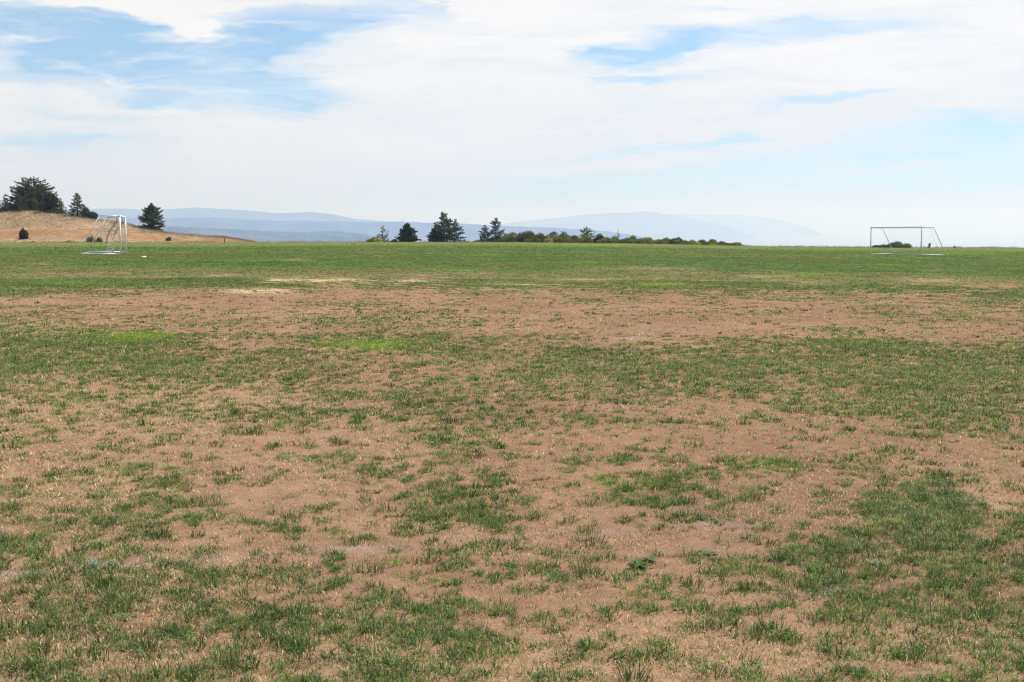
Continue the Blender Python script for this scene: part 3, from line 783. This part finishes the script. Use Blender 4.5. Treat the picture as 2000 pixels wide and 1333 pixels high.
def shrub(name, label, loc, w, h, seed, col=OLIVE, group=None, lobes=5, dens=1.0, leafs=.14, deep=None, cat='shrub', fill=.5):
    """A bush: several leafy lobes on short stems, ragged outline, see-through at the edges."""
    r = np.random.default_rng(seed)
    root = tag(empty(name, loc), label, cat, group)
    wood, P = Bag(), []
    dp = deep or w * .7
    TN = []
    for q in range(lobes):
        cx = ((q + .5) / lobes - .5) * w * .78 + r.normal(0, .05 * w)
        cy = r.uniform(-.3, .3) * dp
        hh = h * r.uniform(.55, 1.0) * (1 - .15 * abs(cx) / (w / 2 + 1e-6))
        if q == lobes // 2: hh = h
        rx, rz = w / lobes * r.uniform(.62, .95) + .1, hh * .5
        v, f, caps = limb([(cx * .05, cy * .05, -.3), (cx * .8, cy * .8, hh * .35), (cx, cy, hh * .8)], [.05, .035, .012], 5)
        wood.add(v, f, caps)
        k = int(dens * 330 * (rx * 2) * hh / (leafs / .14) ** 1.3 + 60)
        d = r.normal(size=(k, 3)); d /= np.linalg.norm(d, axis=1)[:, None]
        s_ = r.uniform(fill, 1.0, k) ** .6 * (.8 + .4 * fbm(d[:, 0] * 2.5 + q * 7 + seed, d[:, 2] * 2.5 + d[:, 1], seed, 3))
        pts = np.array([cx, cy, hh * .44]) + d * s_[:, None] * np.array([rx, rx, rz * 1.14])
        # sprigs standing out of the outline
        kk = k // 9
        d2 = r.normal(size=(kk, 3)); d2[:, 2] = np.abs(d2[:, 2]) * .9; d2 /= np.linalg.norm(d2, axis=1)[:, None]
        pts = np.concatenate([pts, np.array([cx, cy, hh * .52]) + d2 * r.uniform(.95, 1.2, (kk, 1)) * np.array([rx, rx, rz])])
        sk = int(k * .35)                         # low skirt down to the ground
        pts = np.concatenate([pts, np.c_[cx + r.normal(0, rx * .6, sk), cy + r.normal(0, rx * .6, sk), np.abs(r.normal(0, hh * .22, sk))]])
        P.append(pts); TN.append(np.full(len(pts), r.uniform(.65, 1.35)))
    P, TN = np.concatenate(P), np.concatenate(TN)
    k = P[:, 2] > .0
    P, TN = P[k], TN[k]
    V, F = leaf_quads(P, leafs * r.uniform(.5, 1.2, len(P)), r)
    c_ = np.array(col) * (TN * (.6 + .8 * fbm(P[:, 0] * 1.6 + seed, P[:, 2] * 1.6 - P[:, 1], seed + 5, 3)) * r.uniform(.7, 1.35, len(P)))[:, None]
    wood.build('stems', bark_m, root)
    mesh_obj('foliage', V, F, leaf_m, root, col=np.repeat(c_, 4, 0))
    return root
def px_m(n, dist):                           # photograph pixels -> metres at a distance
    return n / FOC * dist
def on_edge(px, back=0.0):
    d = float(edge_r(px)) / math.hypot((px - 1000) / FOC, 1) + back
    return at(px, d)

G1 = 'trees on the dry hillock'
def hill_tree(fn, px, tq, top, base, wpx, **kw):
    loc = hill_at(px, tq)
    d = loc[1]
    zt = CAMZ - (top - HOR) / FOC * d
    h = zt - loc[2]
    return fn(loc=(loc[0], loc[1], loc[2] - .1), h=h, w=px_m(wpx, d), **kw)
hill_tree(conifer, 70, 1.1, 349, 415, 78, name='conifer_tree', label='biggest conifer on the hillock, broad rounded open crown', cat='tree', seed=11, col=GREY, profile='round', dens=1.9, gaps=.2, tops=((0, 0, 1), (1.5, .4, .84), (-1.6, .3, .8)), group=G1, leafs=.2, cnt=1.0)
hill_tree(shrub, 58, 1.0, 384, 413, 46, name='bushy_tree', label='olive green bushy tree in front of the biggest conifer', seed=12, col=(.095, .11, .032), group=G1, lobes=5, dens=1.0, leafs=.17, cat='tree')
hill_tree(conifer, 104, .98, 377, 420, 40, name='conifer_tree', label='dense dark conifer against the right flank of the biggest conifer', cat='tree', seed=13, col=BLACK, profile='oval', dens=1.7, gaps=.08, group=G1, leafs=.2, cnt=1.3)
hill_tree(conifer, 127, .99, 392, 421, 20, name='conifer_tree', label='thin wispy small conifer right of the dense dark one', cat='tree', seed=14, col=OLIVE, profile='cone', dens=.8, gaps=.45, group=G1, cnt=.8)
hill_tree(shrub, 116, .96, 407, 421, 34, name='shrub', label='dark low shrub at the foot of the dense dark conifer', seed=24, col=DARK, group=G1, lobes=3, leafs=.16)
hill_tree(conifer, 18, 1.05, 379, 416, 22, name='conifer_tree', label='thin grey green conifer between the pale tree and the biggest conifer', cat='tree', seed=15, col=GREY, profile='cone', dens=.9, gaps=.4, group=G1)
hill_tree(shrub, 22, 1.0, 398, 416, 30, name='shrub', label='grey green shrub at the foot of the thin conifer', seed=25, col=GREY, group=G1, lobes=3, leafs=.16)
hill_tree(shrub, -8, 1.02, 385, 417, 34, name='bushy_tree', label='pale green bushy tree cut by the left picture edge', seed=16, col=LIGHT, group=G1, lobes=3, leafs=.17, cat='tree')
hill_tree(conifer, 157, .97, 377, 425, 38, name='conifer_tree', label='pointed conifer with shrubs at its right foot on the hillock', cat='tree', seed=17, col=DARK, profile='cone', dens=1.15, gaps=.25, group=G1, cnt=1.2)
hill_tree(shrub, 177, .96, 404, 428, 24, name='shrub', label='dark green shrub touching the pointed conifer', seed=18, col=DARK, group=G1, lobes=3, leafs=.16)
hill_tree(shrub, 188, .95, 416, 429, 14, name='shrub', label='small olive shrub just above the white goal top', seed=19, col=(.085, .1, .03), group=G1, lobes=2, leafs=.15)
hill_tree(conifer, 301, 1.0, 397, 452, 45, name='conifer_tree', label='lone rounded dark conifer on the right slope of the hillock', cat='tree', seed=20, col=DARK, profile='oval', dens=1.75, gaps=.1, group=G1, cnt=1.3, low=.02, leafs=.19)
G2 = 'bushes on the hillock bank'
def bank_bush(px, tq, top, wpx, **kw):
    loc = hill_at(px, tq)
    h = CAMZ - (top - HOR) / FOC * loc[1] - loc[2]
    return shrub(loc=(loc[0], loc[1], loc[2] - .05), w=px_m(wpx, loc[1]), h=max(h, .35), group=G2, **kw)
bank_bush(51, .33, 446, 13, name='shrub', label='dark bush on the orange bank under the biggest conifer', seed=31, col=BLACK, lobes=3, leafs=.13)
bank_bush(331, .36, 462.5, 7, name='shrub', label='tiny dark bush beside the worn path right of the lone conifer', seed=32, col=BLACK, lobes=2, leafs=.1)
bank_bush(181, .06, 461, 16, name='shrub', label='green bush behind the left goal, left of its pair', seed=33, col=(.1, .13, .04), lobes=3, leafs=.13)
bank_bush(198, .05, 463, 18, name='shrub', label='dark bush behind the left goal, right of its pair', seed=34, col=(.07, .09, .03), lobes=3, leafs=.13)
bank_bush(138, .03, 469.5, 24, name='shrub', label='low weedy bush at the bank foot just left of the goal', seed=35, col=(.075, .085, .035), lobes=4, leafs=.11)
bank_bush(68, .03, 471, 16, name='shrub', label='faint low weed at the bank foot under the big trees', seed=36, col=(.1, .1, .045), lobes=3, leafs=.1)

G3 = 'conifers along the far edge of the field'
def edge_tree(px, top, wpx, back, **kw):
    x, y, z = on_edge(px, back)
    h = CAMZ - (top - HOR) / FOC * y - z
    return conifer(name='conifer_tree', cat='tree', loc=(x, y, z - .1), h=h, w=px_m(wpx, y), group=G3, **kw)
edge_tree(749, 441, 32, 1.0, label='thin sparse young conifer, leftmost on the far field edge', seed=41, col=GREY, profile='cone', dens=.8, gaps=.45, leafs=.15)
edge_tree(797, 436, 45, .5, label='dense dark conifer, broad based, left of the tallest', seed=42, col=BLACK, profile='cone', dens=1.5, gaps=.08, low=.03, leafs=.19, cnt=1.5)
edge_tree(868, 414, 62, .5, label='tallest conifer on the far field edge, ragged with gaps', seed=43, col=DARK, profile='cone', dens=1.25, gaps=.3, tops=((0, 0, 1), (-1.5, .3, .55)), low=.03, leafs=.2, cnt=1.25)
edge_tree(889, 428, 46, 1.6, label='conifer merging with the right side of the tallest one', seed=44, col=(.06, .08, .03), profile='cone', dens=1.1, gaps=.25, low=.03, leafs=.19)
edge_tree(947, 440, 31, .5, label='small dark narrow conifer left of a taller grey one', seed=45, col=DARK, profile='cone', dens=1.1, gaps=.25, low=.02, leafs=.17)
edge_tree(969, 425, 45, 1.0, label='grey green sparse conifer where the olive shrub row begins', seed=46, col=GREY, profile='ragged', dens=1.35, gaps=.22, low=.05, leafs=.18)
G4 = 'shrubs along the far edge of the field'
def edge_shrub(px, top, wpx, back, label, seed, col=OLIVE, **kw):
    x, y, z = on_edge(px, back)
    h = CAMZ - (top - HOR) / FOC * y - z
    return shrub(name=kw.pop('name', 'shrub'), label=label, loc=(x, y, z - .05), w=px_m(wpx * (1.05 + .4 * ((seed * 37) % 10) / 10), y), h=max(h, .3), seed=seed, col=col, group=kw.pop('group', G4), **kw)
OL2, OL3, OL4 = (.19, .205, .05), (.27, .265, .07), (.19, .2, .06)
edge_shrub(732, 463, 20, .4, 'pale olive shrub at the foot of the leftmost edge conifer', 51, OL3, lobes=3)
edge_shrub(771, 467, 10, .3, 'tiny dark shrub between the first two edge conifers', 80, DARK, lobes=2)
edge_shrub(936, 469.5, 20, .2, 'very low yellowish shrub before the small dark conifer', 52, LIGHT, lobes=3, leafs=.11)
edge_shrub(980, 462, 18, .2, 'low bright shrub at the foot of the grey conifer', 53, OL3, lobes=3)
edge_shrub(996, 454, 30, .6, 'tall leafy shrub, first of the row after the grey conifer', 54, OL2, lobes=4)
edge_shrub(1016, 455, 22, .8, 'dark shrub second in the row after the grey conifer', 55, OL4, lobes=3)
edge_shrub(1032, 451, 22, 1.0, 'highest rounded shrub near the start of the row', 56, OL2, lobes=3)
edge_shrub(1052, 455, 28, .4, 'olive shrub closing the first clump, sky gap at its right', 57, OLIVE, lobes=4)
edge_shrub(1076, 453, 26, .8, 'domed shrub with bare stems just after the sky gap', 58, OL4, lobes=4, fill=.75, dens=.8)
edge_shrub(1098, 453, 28, .6, 'domed olive shrub left of the small grey tree', 59, OL2, lobes=4, fill=.7)
edge_shrub(1119, 459, 24, .3, 'low olive shrub below left of the small grey tree', 60, OLIVE, lobes=4)
edge_shrub(1142, 461, 34, .2, 'wide yellow olive shrub under the small grey tree', 61, OL3, lobes=5)
edge_tree(1145, 442, 30, 1.5, label='small round grey tree rising from the shrub row', seed=62, col=GREY, profile='oval', dens=1.0, gaps=.2, low=.1, leafs=.15)
edge_shrub(1170, 457, 22, .4, 'very dark round shrub right of the small grey tree', 63, BLACK, lobes=3)
edge_shrub(1194, 461, 24, .3, 'green shrub at the foot of the nearly bare sapling', 64, OL2, lobes=4)
edge_shrub(1222, 464, 30, .3, 'low olive shrub right of the nearly bare sapling', 65, OLIVE, lobes=4)
edge_shrub(1238, 460, 18, .6, 'dark topped small shrub, midway along the row', 66, OL4, lobes=3)
edge_shrub(1268, 463, 36, .3, 'wide low olive shrub in the second half of the row', 67, OL3, lobes=5)
edge_shrub(1301, 464, 18, .4, 'dark green small shrub before the dark flat topped one', 68, OL4, lobes=3)
edge_shrub(1324, 463.5, 28, .4, 'dark flat topped shrub in the second half of the row', 69, OL4, lobes=4)
edge_shrub(1350, 468, 36, .2, 'very low yellowish shrub past the flat topped one', 70, OL3, lobes=5)
edge_shrub(1368, 468, 10, .4, 'tiny dark shrub past the very low yellowish one', 71, OL4, lobes=2)
edge_shrub(1388, 467, 18, .3, 'compact green shrub near the end of the row', 72, OL2, lobes=3)
edge_shrub(1407, 471, 18, .2, 'low shrub sloping off at the end of the row', 73, OLIVE, lobes=3)
edge_shrub(1437, 473, 18, .2, 'isolated last little shrub after the row ends', 74, OL4, lobes=3)
edge_shrub(1753, 471, 33, .2, 'round dark bush seen through the right goal', 75, (.11, .125, .035), lobes=4, group='bushes behind the right goal', fill=.4)
edge_shrub(1721, 477, 27, .3, 'flat low bush at the left of the round dark one', 76, (.11, .12, .04), lobes=4, group='bushes behind the right goal')
for q_, (px_, top_, w_, lab_) in enumerate([
        (1042, 461, 30, 'low bright shrub filling the foot of the highest rounded one'), (1088, 463, 36, 'low yellow green shrub between the two domed ones'),
        (1131, 466, 26, 'lowest pale shrub left of the yellow olive one'), (1183, 463, 34, 'bright low shrub joining the very dark round one to its green neighbour'),
        (1250, 466, 34, 'pale low shrub between the dark topped one and the widest low one'), (1286, 467.5, 34, 'low pale shrub right of the widest low one'),
        (1338, 469, 34, 'bright low shrub at the right foot of the flat topped one'), (1376, 471, 30, 'pale lowest shrub left of the compact green one'),
        (1418, 474, 26, 'faint pale shrub trailing behind the row')]):
    edge_shrub(px_, top_, w_, -.4, lab_, 120 + q_, (.26, .27, .075) if q_ % 2 else (.21, .235, .06), lobes=5)
# the nearly bare sapling
x, y, z = on_edge(1206, .8)
sap = tag(empty('bare_sapling', (x, y, z - .05)), 'nearly bare thin sapling sticking up from the shrub row', 'tree')
wd = Bag(); hs = CAMZ - (447 - HOR) / FOC * y - z
v, f, cp_ = limb([(0, 0, -.2), (.03, 0, hs * .5), (0, 0, hs)], [.05, .035, .012], 5); wd.add(v, f, cp_)
rs = random.Random(5)
PT = []
for k in range(16):
    zz = hs * rs.uniform(.25, .95); a = rs.uniform(0, 6.28); l = hs * .32 * (1.15 - zz / hs)
    e = (math.cos(a) * l, math.sin(a) * l, zz + .5 * l)
    v, f, cp_ = limb([(0, 0, zz), e], [.02, .008], 4); wd.add(v, f, cp_)
    for q in range(5): PT.append([e[0] * rs.uniform(.3, 1.05), e[1] * rs.uniform(.3, 1.05), e[2] - rs.uniform(0, .15)])
wd.build('trunk', bark_m, sap)
PT = np.array(PT); rr = np.random.default_rng(6)
V, F = leaf_quads(PT, np.full(len(PT), .07), rr)
mesh_obj('crown', V, F, leaf_m, sap, col=np.tile(np.array([[.07, .075, .04]]), (len(V), 1)))

# ------------------------------------------------------------------ goals
paint = mat_plain('white_goal_paint', (.78, .78, .77), .35, .5, nscale=14, namp=.06)
galv = mat_plain('galvanised_tube', (.55, .56, .58), .45, .5, metal=.35, nscale=10, namp=.1)
netm = mat_plain('net_cord', (.62, .62, .6), .9, .1)
netb = mat_plain('bunched_net_cord', (.40, .36, .31), .9, .1)
def tube(pts, r, seg=10):
    v, f, cp_ = limb(pts, [r] * len(pts), seg)
    return v, f, cp_
def soccer_goal(label, P1, P2, back, net_kind):
    """P1 near post foot, P2 far post foot (x,y); back = unit direction away from the mouth."""
    P1, P2, bk = np.array(P1, float), np.array(P2, float), np.array(back, float)
    org = (P1 + P2) / 2
    z0 = float(ground_z(*org))
    root = tag(empty('soccer_goal', (org[0], org[1], z0)), label, 'soccer goal', 'soccer goals facing each other')
    def w(p2, h): return np.array([p2[0] - org[0], p2[1] - org[1], h + float(ground_z(p2[0], p2[1])) - z0])
    H, DB, DT = 2.44, 2.4, 1.2
    ax = (P2 - P1) / np.linalg.norm(P2 - P1)
    for p_ in (P1, P2):
        b = Bag(); b.add(*tube([w(p_, -.05), w(p_, H)], .06, 14)); b.build('post', paint, root)
    b = Bag(); b.add(*tube([w(P1 - ax * .06, H), w((P1 + P2) / 2, H), w(P2 + ax * .06, H)], .06, 14)); b.build('crossbar', paint, root)
    for p_ in (P1, P2):
        q = p_ + bk * DB; qt = p_ + bk * DT
        b = Bag(); b.add(*tube([w(p_ + bk * .05, H - .01), w(qt, H - .01)], .034)); b.build('top_bar', galv, root)
        # rear stay: short upright from the ground, bend, then slanting up to the roof bar
        b = Bag(); b.add(*tube([w(q, .02), w(q, .3), w(q - bk * .05, .45), w(q - bk * .16, .62), w(qt, H - .01)], .034)); b.build('rear_stay', galv, root)
        b = Bag(); b.add(*tube([w(p_ + bk * .05, .045), w(q, .045)], .045)); b.build('side_ground_bar', paint, root)
    b = Bag(); b.add(*tube([w(P1 + bk * DB, .045), w(P2 + bk * DB, .03)], .025)); b.build('rear_ground_bar', galv, root)
    # net: fine cords over roof, slanting back and part of the sides
    b = Bag(); rg = np.random.default_rng(3)
    W_ = np.linalg.norm(P2 - P1)
    line = [(0, H - .03), (DT * .5, H - .12), (DT, H - .04), (DT + .45, H * .62), (DT + .8, H * .36), (DB - .25, .25), (DB - .12, .03)]
    if net_kind == 'bunched':
        line = [(0, H - .03), (.6, H - .16), (1.15, H - .06), (1.0, H - .42), (.62, H - .8), (.8, H - 1.25), (.76, H - 1.75), (.86, .03)]
    line = np.array(line)
    seglen = np.r_[0, np.cumsum(np.hypot(*np.diff(line, axis=0).T))]
    step = .2
    def roof_pt(s, k):
        d = np.interp(s, seglen, line[:, 0]); hh = np.interp(s, seglen, line[:, 1])
        sag = .10 * math.sin(math.pi * k) * math.sin(math.pi * min(1, s / seglen[-1]))
        return w(P1 + (P2 - P1) * k + bk * (d - sag * .8), max(.02, hh - sag))
    ns = int(seglen[-1] / step); nw = int(W_ / step)
    for k in range(nw + 1):
        v, f, cp_ = limb([roof_pt(s, k / nw) for s in np.linspace(0, seglen[-1], 15)], [.0018] * 15, 3); b.add(v, f)
    for s in np.linspace(0, seglen[-1], ns):
        v, f, cp_ = limb([roof_pt(s, k) for k in np.linspace(0, 1, 13)], [.0018] * 13, 3); b.add(v, f)
    b.build('net', netm, root)
    # net side gathered into a hanging bunch on each end
    for p_, inw in ((P1, 1), (P2, -1)):
        b = Bag()
        prof = [(.10, H - .1), (.32, H - .55), (.62, H - .95), (.8, H - 1.35), (.82, H - 1.75), (.9, H - 2.1), (.86, .03)] if net_kind == 'bunched' else [(.9, H - .05), (1.2, H - .7), (1.5, 1.1), (1.8, .5), (1.9, .03)]
        pts = []
        for q in np.linspace(0, 1, 44):
            s = q * (len(prof) - 1); i_ = min(int(s), len(prof) - 2); f_ = s - i_
            d = prof[i_][0] * (1 - f_) + prof[i_ + 1][0] * f_; hh = prof[i_][1] * (1 - f_) + prof[i_ + 1][1] * f_
            pts.append(w(p_ + bk * (d + .05 * math.sin(q * 60)) + ax * inw * (.08 + .03 * math.cos(q * 47)), hh))
        rad = [.02 + .03 * abs(math.sin(k * 1.3)) for k in range(44)] if net_kind == 'bunched' else [.006] * 44
        v, f, cp_ = limb(pts, rad, 5); b.add(v, f, cp_); b.build('gathered_net', netb, root)
    return root
AXD = np.array([-.287, .958]); BK = np.array([-.958, -.287])
p1 = np.array([-24.8, 70.0]); soccer_goal('white soccer goal seen from its side before the brown hillock', p1, p1 + AXD * 7.32, BK, 'bunched')
p1 = np.array([35.45, 95.7]); soccer_goal('soccer goal seen from the front at the right with pale sky behind', p1, p1 + AXD * 7.32, -BK, 'slack')

# ------------------------------------------------------------------ small things
# white field marker on the grass right of the left goal
gx, gy = ray_ground(281, 503)
mk = tag(empty('field_marker', (gx, gy, float(ground_z(gx, gy)))), 'small flat white marker lying on the grass right of the left goal', 'marker')
b = Bag()
prof = [(.15, 0), (.16, .012), (.10, .06), (.075, .075), (.06, .07), (.045, .05)]
ring = [[(r_ * math.cos(a), r_ * math.sin(a), h_) for a in np.linspace(0, 2 * math.pi, 24, endpoint=False)] for r_, h_ in prof]
V = np.array(ring).reshape(-1, 3)
F = np.array([(i * 24 + j, i * 24 + (j + 1) % 24, (i + 1) * 24 + (j + 1) % 24, (i + 1) * 24 + j) for i in range(5) for j in range(24)])
b.add(V, F); b.build('disc', mat_plain('white_plastic', (.85, .85, .85), .4, .5), mk)
wood_m = mat_plain('weathered_wood', (.11, .085, .06), .9, .1, nscale=12, namp=.3)
def stake(label, px, top, wpx, back, mat, lean=0.0):
    x, y, z = on_edge(px, back); h = CAMZ - (top - HOR) / FOC * y - z; r_ = px_m(wpx, y) / 2
    o_ = tag(empty('wooden_post', (x, y, z)), label, 'post')
    o_.rotation_euler = (0, lean, .4)
    v, f, cp_ = limb([(0, 0, -.3), (0, 0, h * .96), (0, 0, h)], [r_, r_, r_ * .8], 8)
    b_ = Bag(); b_.add(v, f, cp_); b_.build('post_shaft', mat, o_)
    v, f, cp_ = limb([(0, 0, h - .14), (0, 0, h - .10)], [r_ * 1.12, r_ * 1.12], 8)
    b_ = Bag(); b_.add(v, f, cp_); b_.build('band', mat, o_)
    return o_
stake('short dark wooden post where the hillock runs down to the field', 441, 465.5, 1.8, -2.0, wood_m)
stake('leaning reddish post standing behind the right goal', 1812, 475, 4.5, .5, mat_plain('red_brown_paint', (.2, .13, .11), .8, .2), .12)
stake('stubby grey post right of the right goal', 1862, 480.5, 4.0, .3, wood_m, -.1)

# broad-leaved weeds in the turf
weed_m = mat_leaf('weed_leaves', .5, .2, .3)
def weed(label, px, py, size, n, seed, col, up):
    gx, gy = ray_ground(px, py); r = np.random.default_rng(seed)
    gz = float(ground_z(gx, gy) + micro_z(np.array(gx), np.array(gy)))
    root = tag(empty('broadleaf_weed', (gx, gy, gz)), label, 'weed', 'broad leaved weeds in the turf')
    for k in range(n):
        a = 6.283 * k / n + r.normal(0, .3); l = size * r.uniform(.65, 1.15); u_ = up * r.uniform(.5, 1.3); wd_ = l * .24
        Vv, Ff = [], []
        for i in range(7):
            s = i / 6
            o_, z_ = l * s, l * (u_ * s - .75 * u_ * s * s * r.uniform(.9, 1.1)) + .004
            hw = wd_ * math.sin(math.pi * (s * .86 + .08)) ** .8
            for sgn, dz in ((-1, .25), (0, 0), (1, .25)):
                Vv.append((math.cos(a) * o_ - math.sin(a) * hw * sgn, math.sin(a) * o_ + math.cos(a) * hw * sgn, z_ + hw * dz))
        for i in range(6):
            for j in range(2):
                q = i * 3 + j; Ff.append((q, q + 1, q + 4, q + 3))
        Vv = np.array(Vv)
        mesh_obj('leaf', Vv, np.array(Ff), weed_m, root, col=np.tile(np.array(col) * r.uniform(.75, 1.25), (len(Vv), 1)), smooth=True)
    return root
weed('largest broad leaved weed, dark green, on the bare soil', 1250, 1108, .056, 10, 1, (.085, .15, .026), .9)
weed('small pale weed touching the right side of the largest one', 1272, 1095, .045, 7, 2, (.13, .16, .07), .6)
weed('pale flat weed rosette in the turf at the lower left', 245, 1208, .055, 8, 3, (.14, .19, .06), .45)
weed('pale spreading weed above and right of the largest weed', 1380, 1083, .06, 8, 4, (.15, .19, .08), .4)
weed('pale two leaved weed on the soil at the lower right', 1706, 1102, .05, 5, 5, (.2, .23, .11), .35)
weed('small dark weed in the turf near the middle', 1000, 1108, .04, 7, 6, (.06, .1, .03), .7)

# ------------------------------------------------------------------ haze
hz, t, p, o = mat_new('haze_air')
t.nodes.remove(p)
pv = t.nodes.new('ShaderNodeVolumePrincipled')
pv.inputs['Color'].default_value = (.42, .57, 1.0, 1)       # fine dry haze: scatters blue most, absorbs nothing
pv.inputs['Absorption Color'].default_value = (1, 1, 1, 1)
pv.inputs['Density'].default_value = 1.9e-4
pv.inputs['Anisotropy'].default_value = .25
t.links.new(pv.outputs[0], o.inputs['Volume'])
x0, x1, y0, y1, z0, z1 = -34000, 34000, -13000, 30000, SEA - 32, 330
V = np.array([(x, y, z) for z in (z0, z1) for (x, y) in ((x0, y0), (x1, y0), (x1, y1), (x0, y1))], float)
F = np.array([(3, 2, 1, 0), (4, 5, 6, 7), (0, 1, 5, 4), (1, 2, 6, 5), (2, 3, 7, 6), (3, 0, 4, 7)])
hz_o = mesh_obj('haze', V, F, hz); hz_o['kind'] = 'stuff'
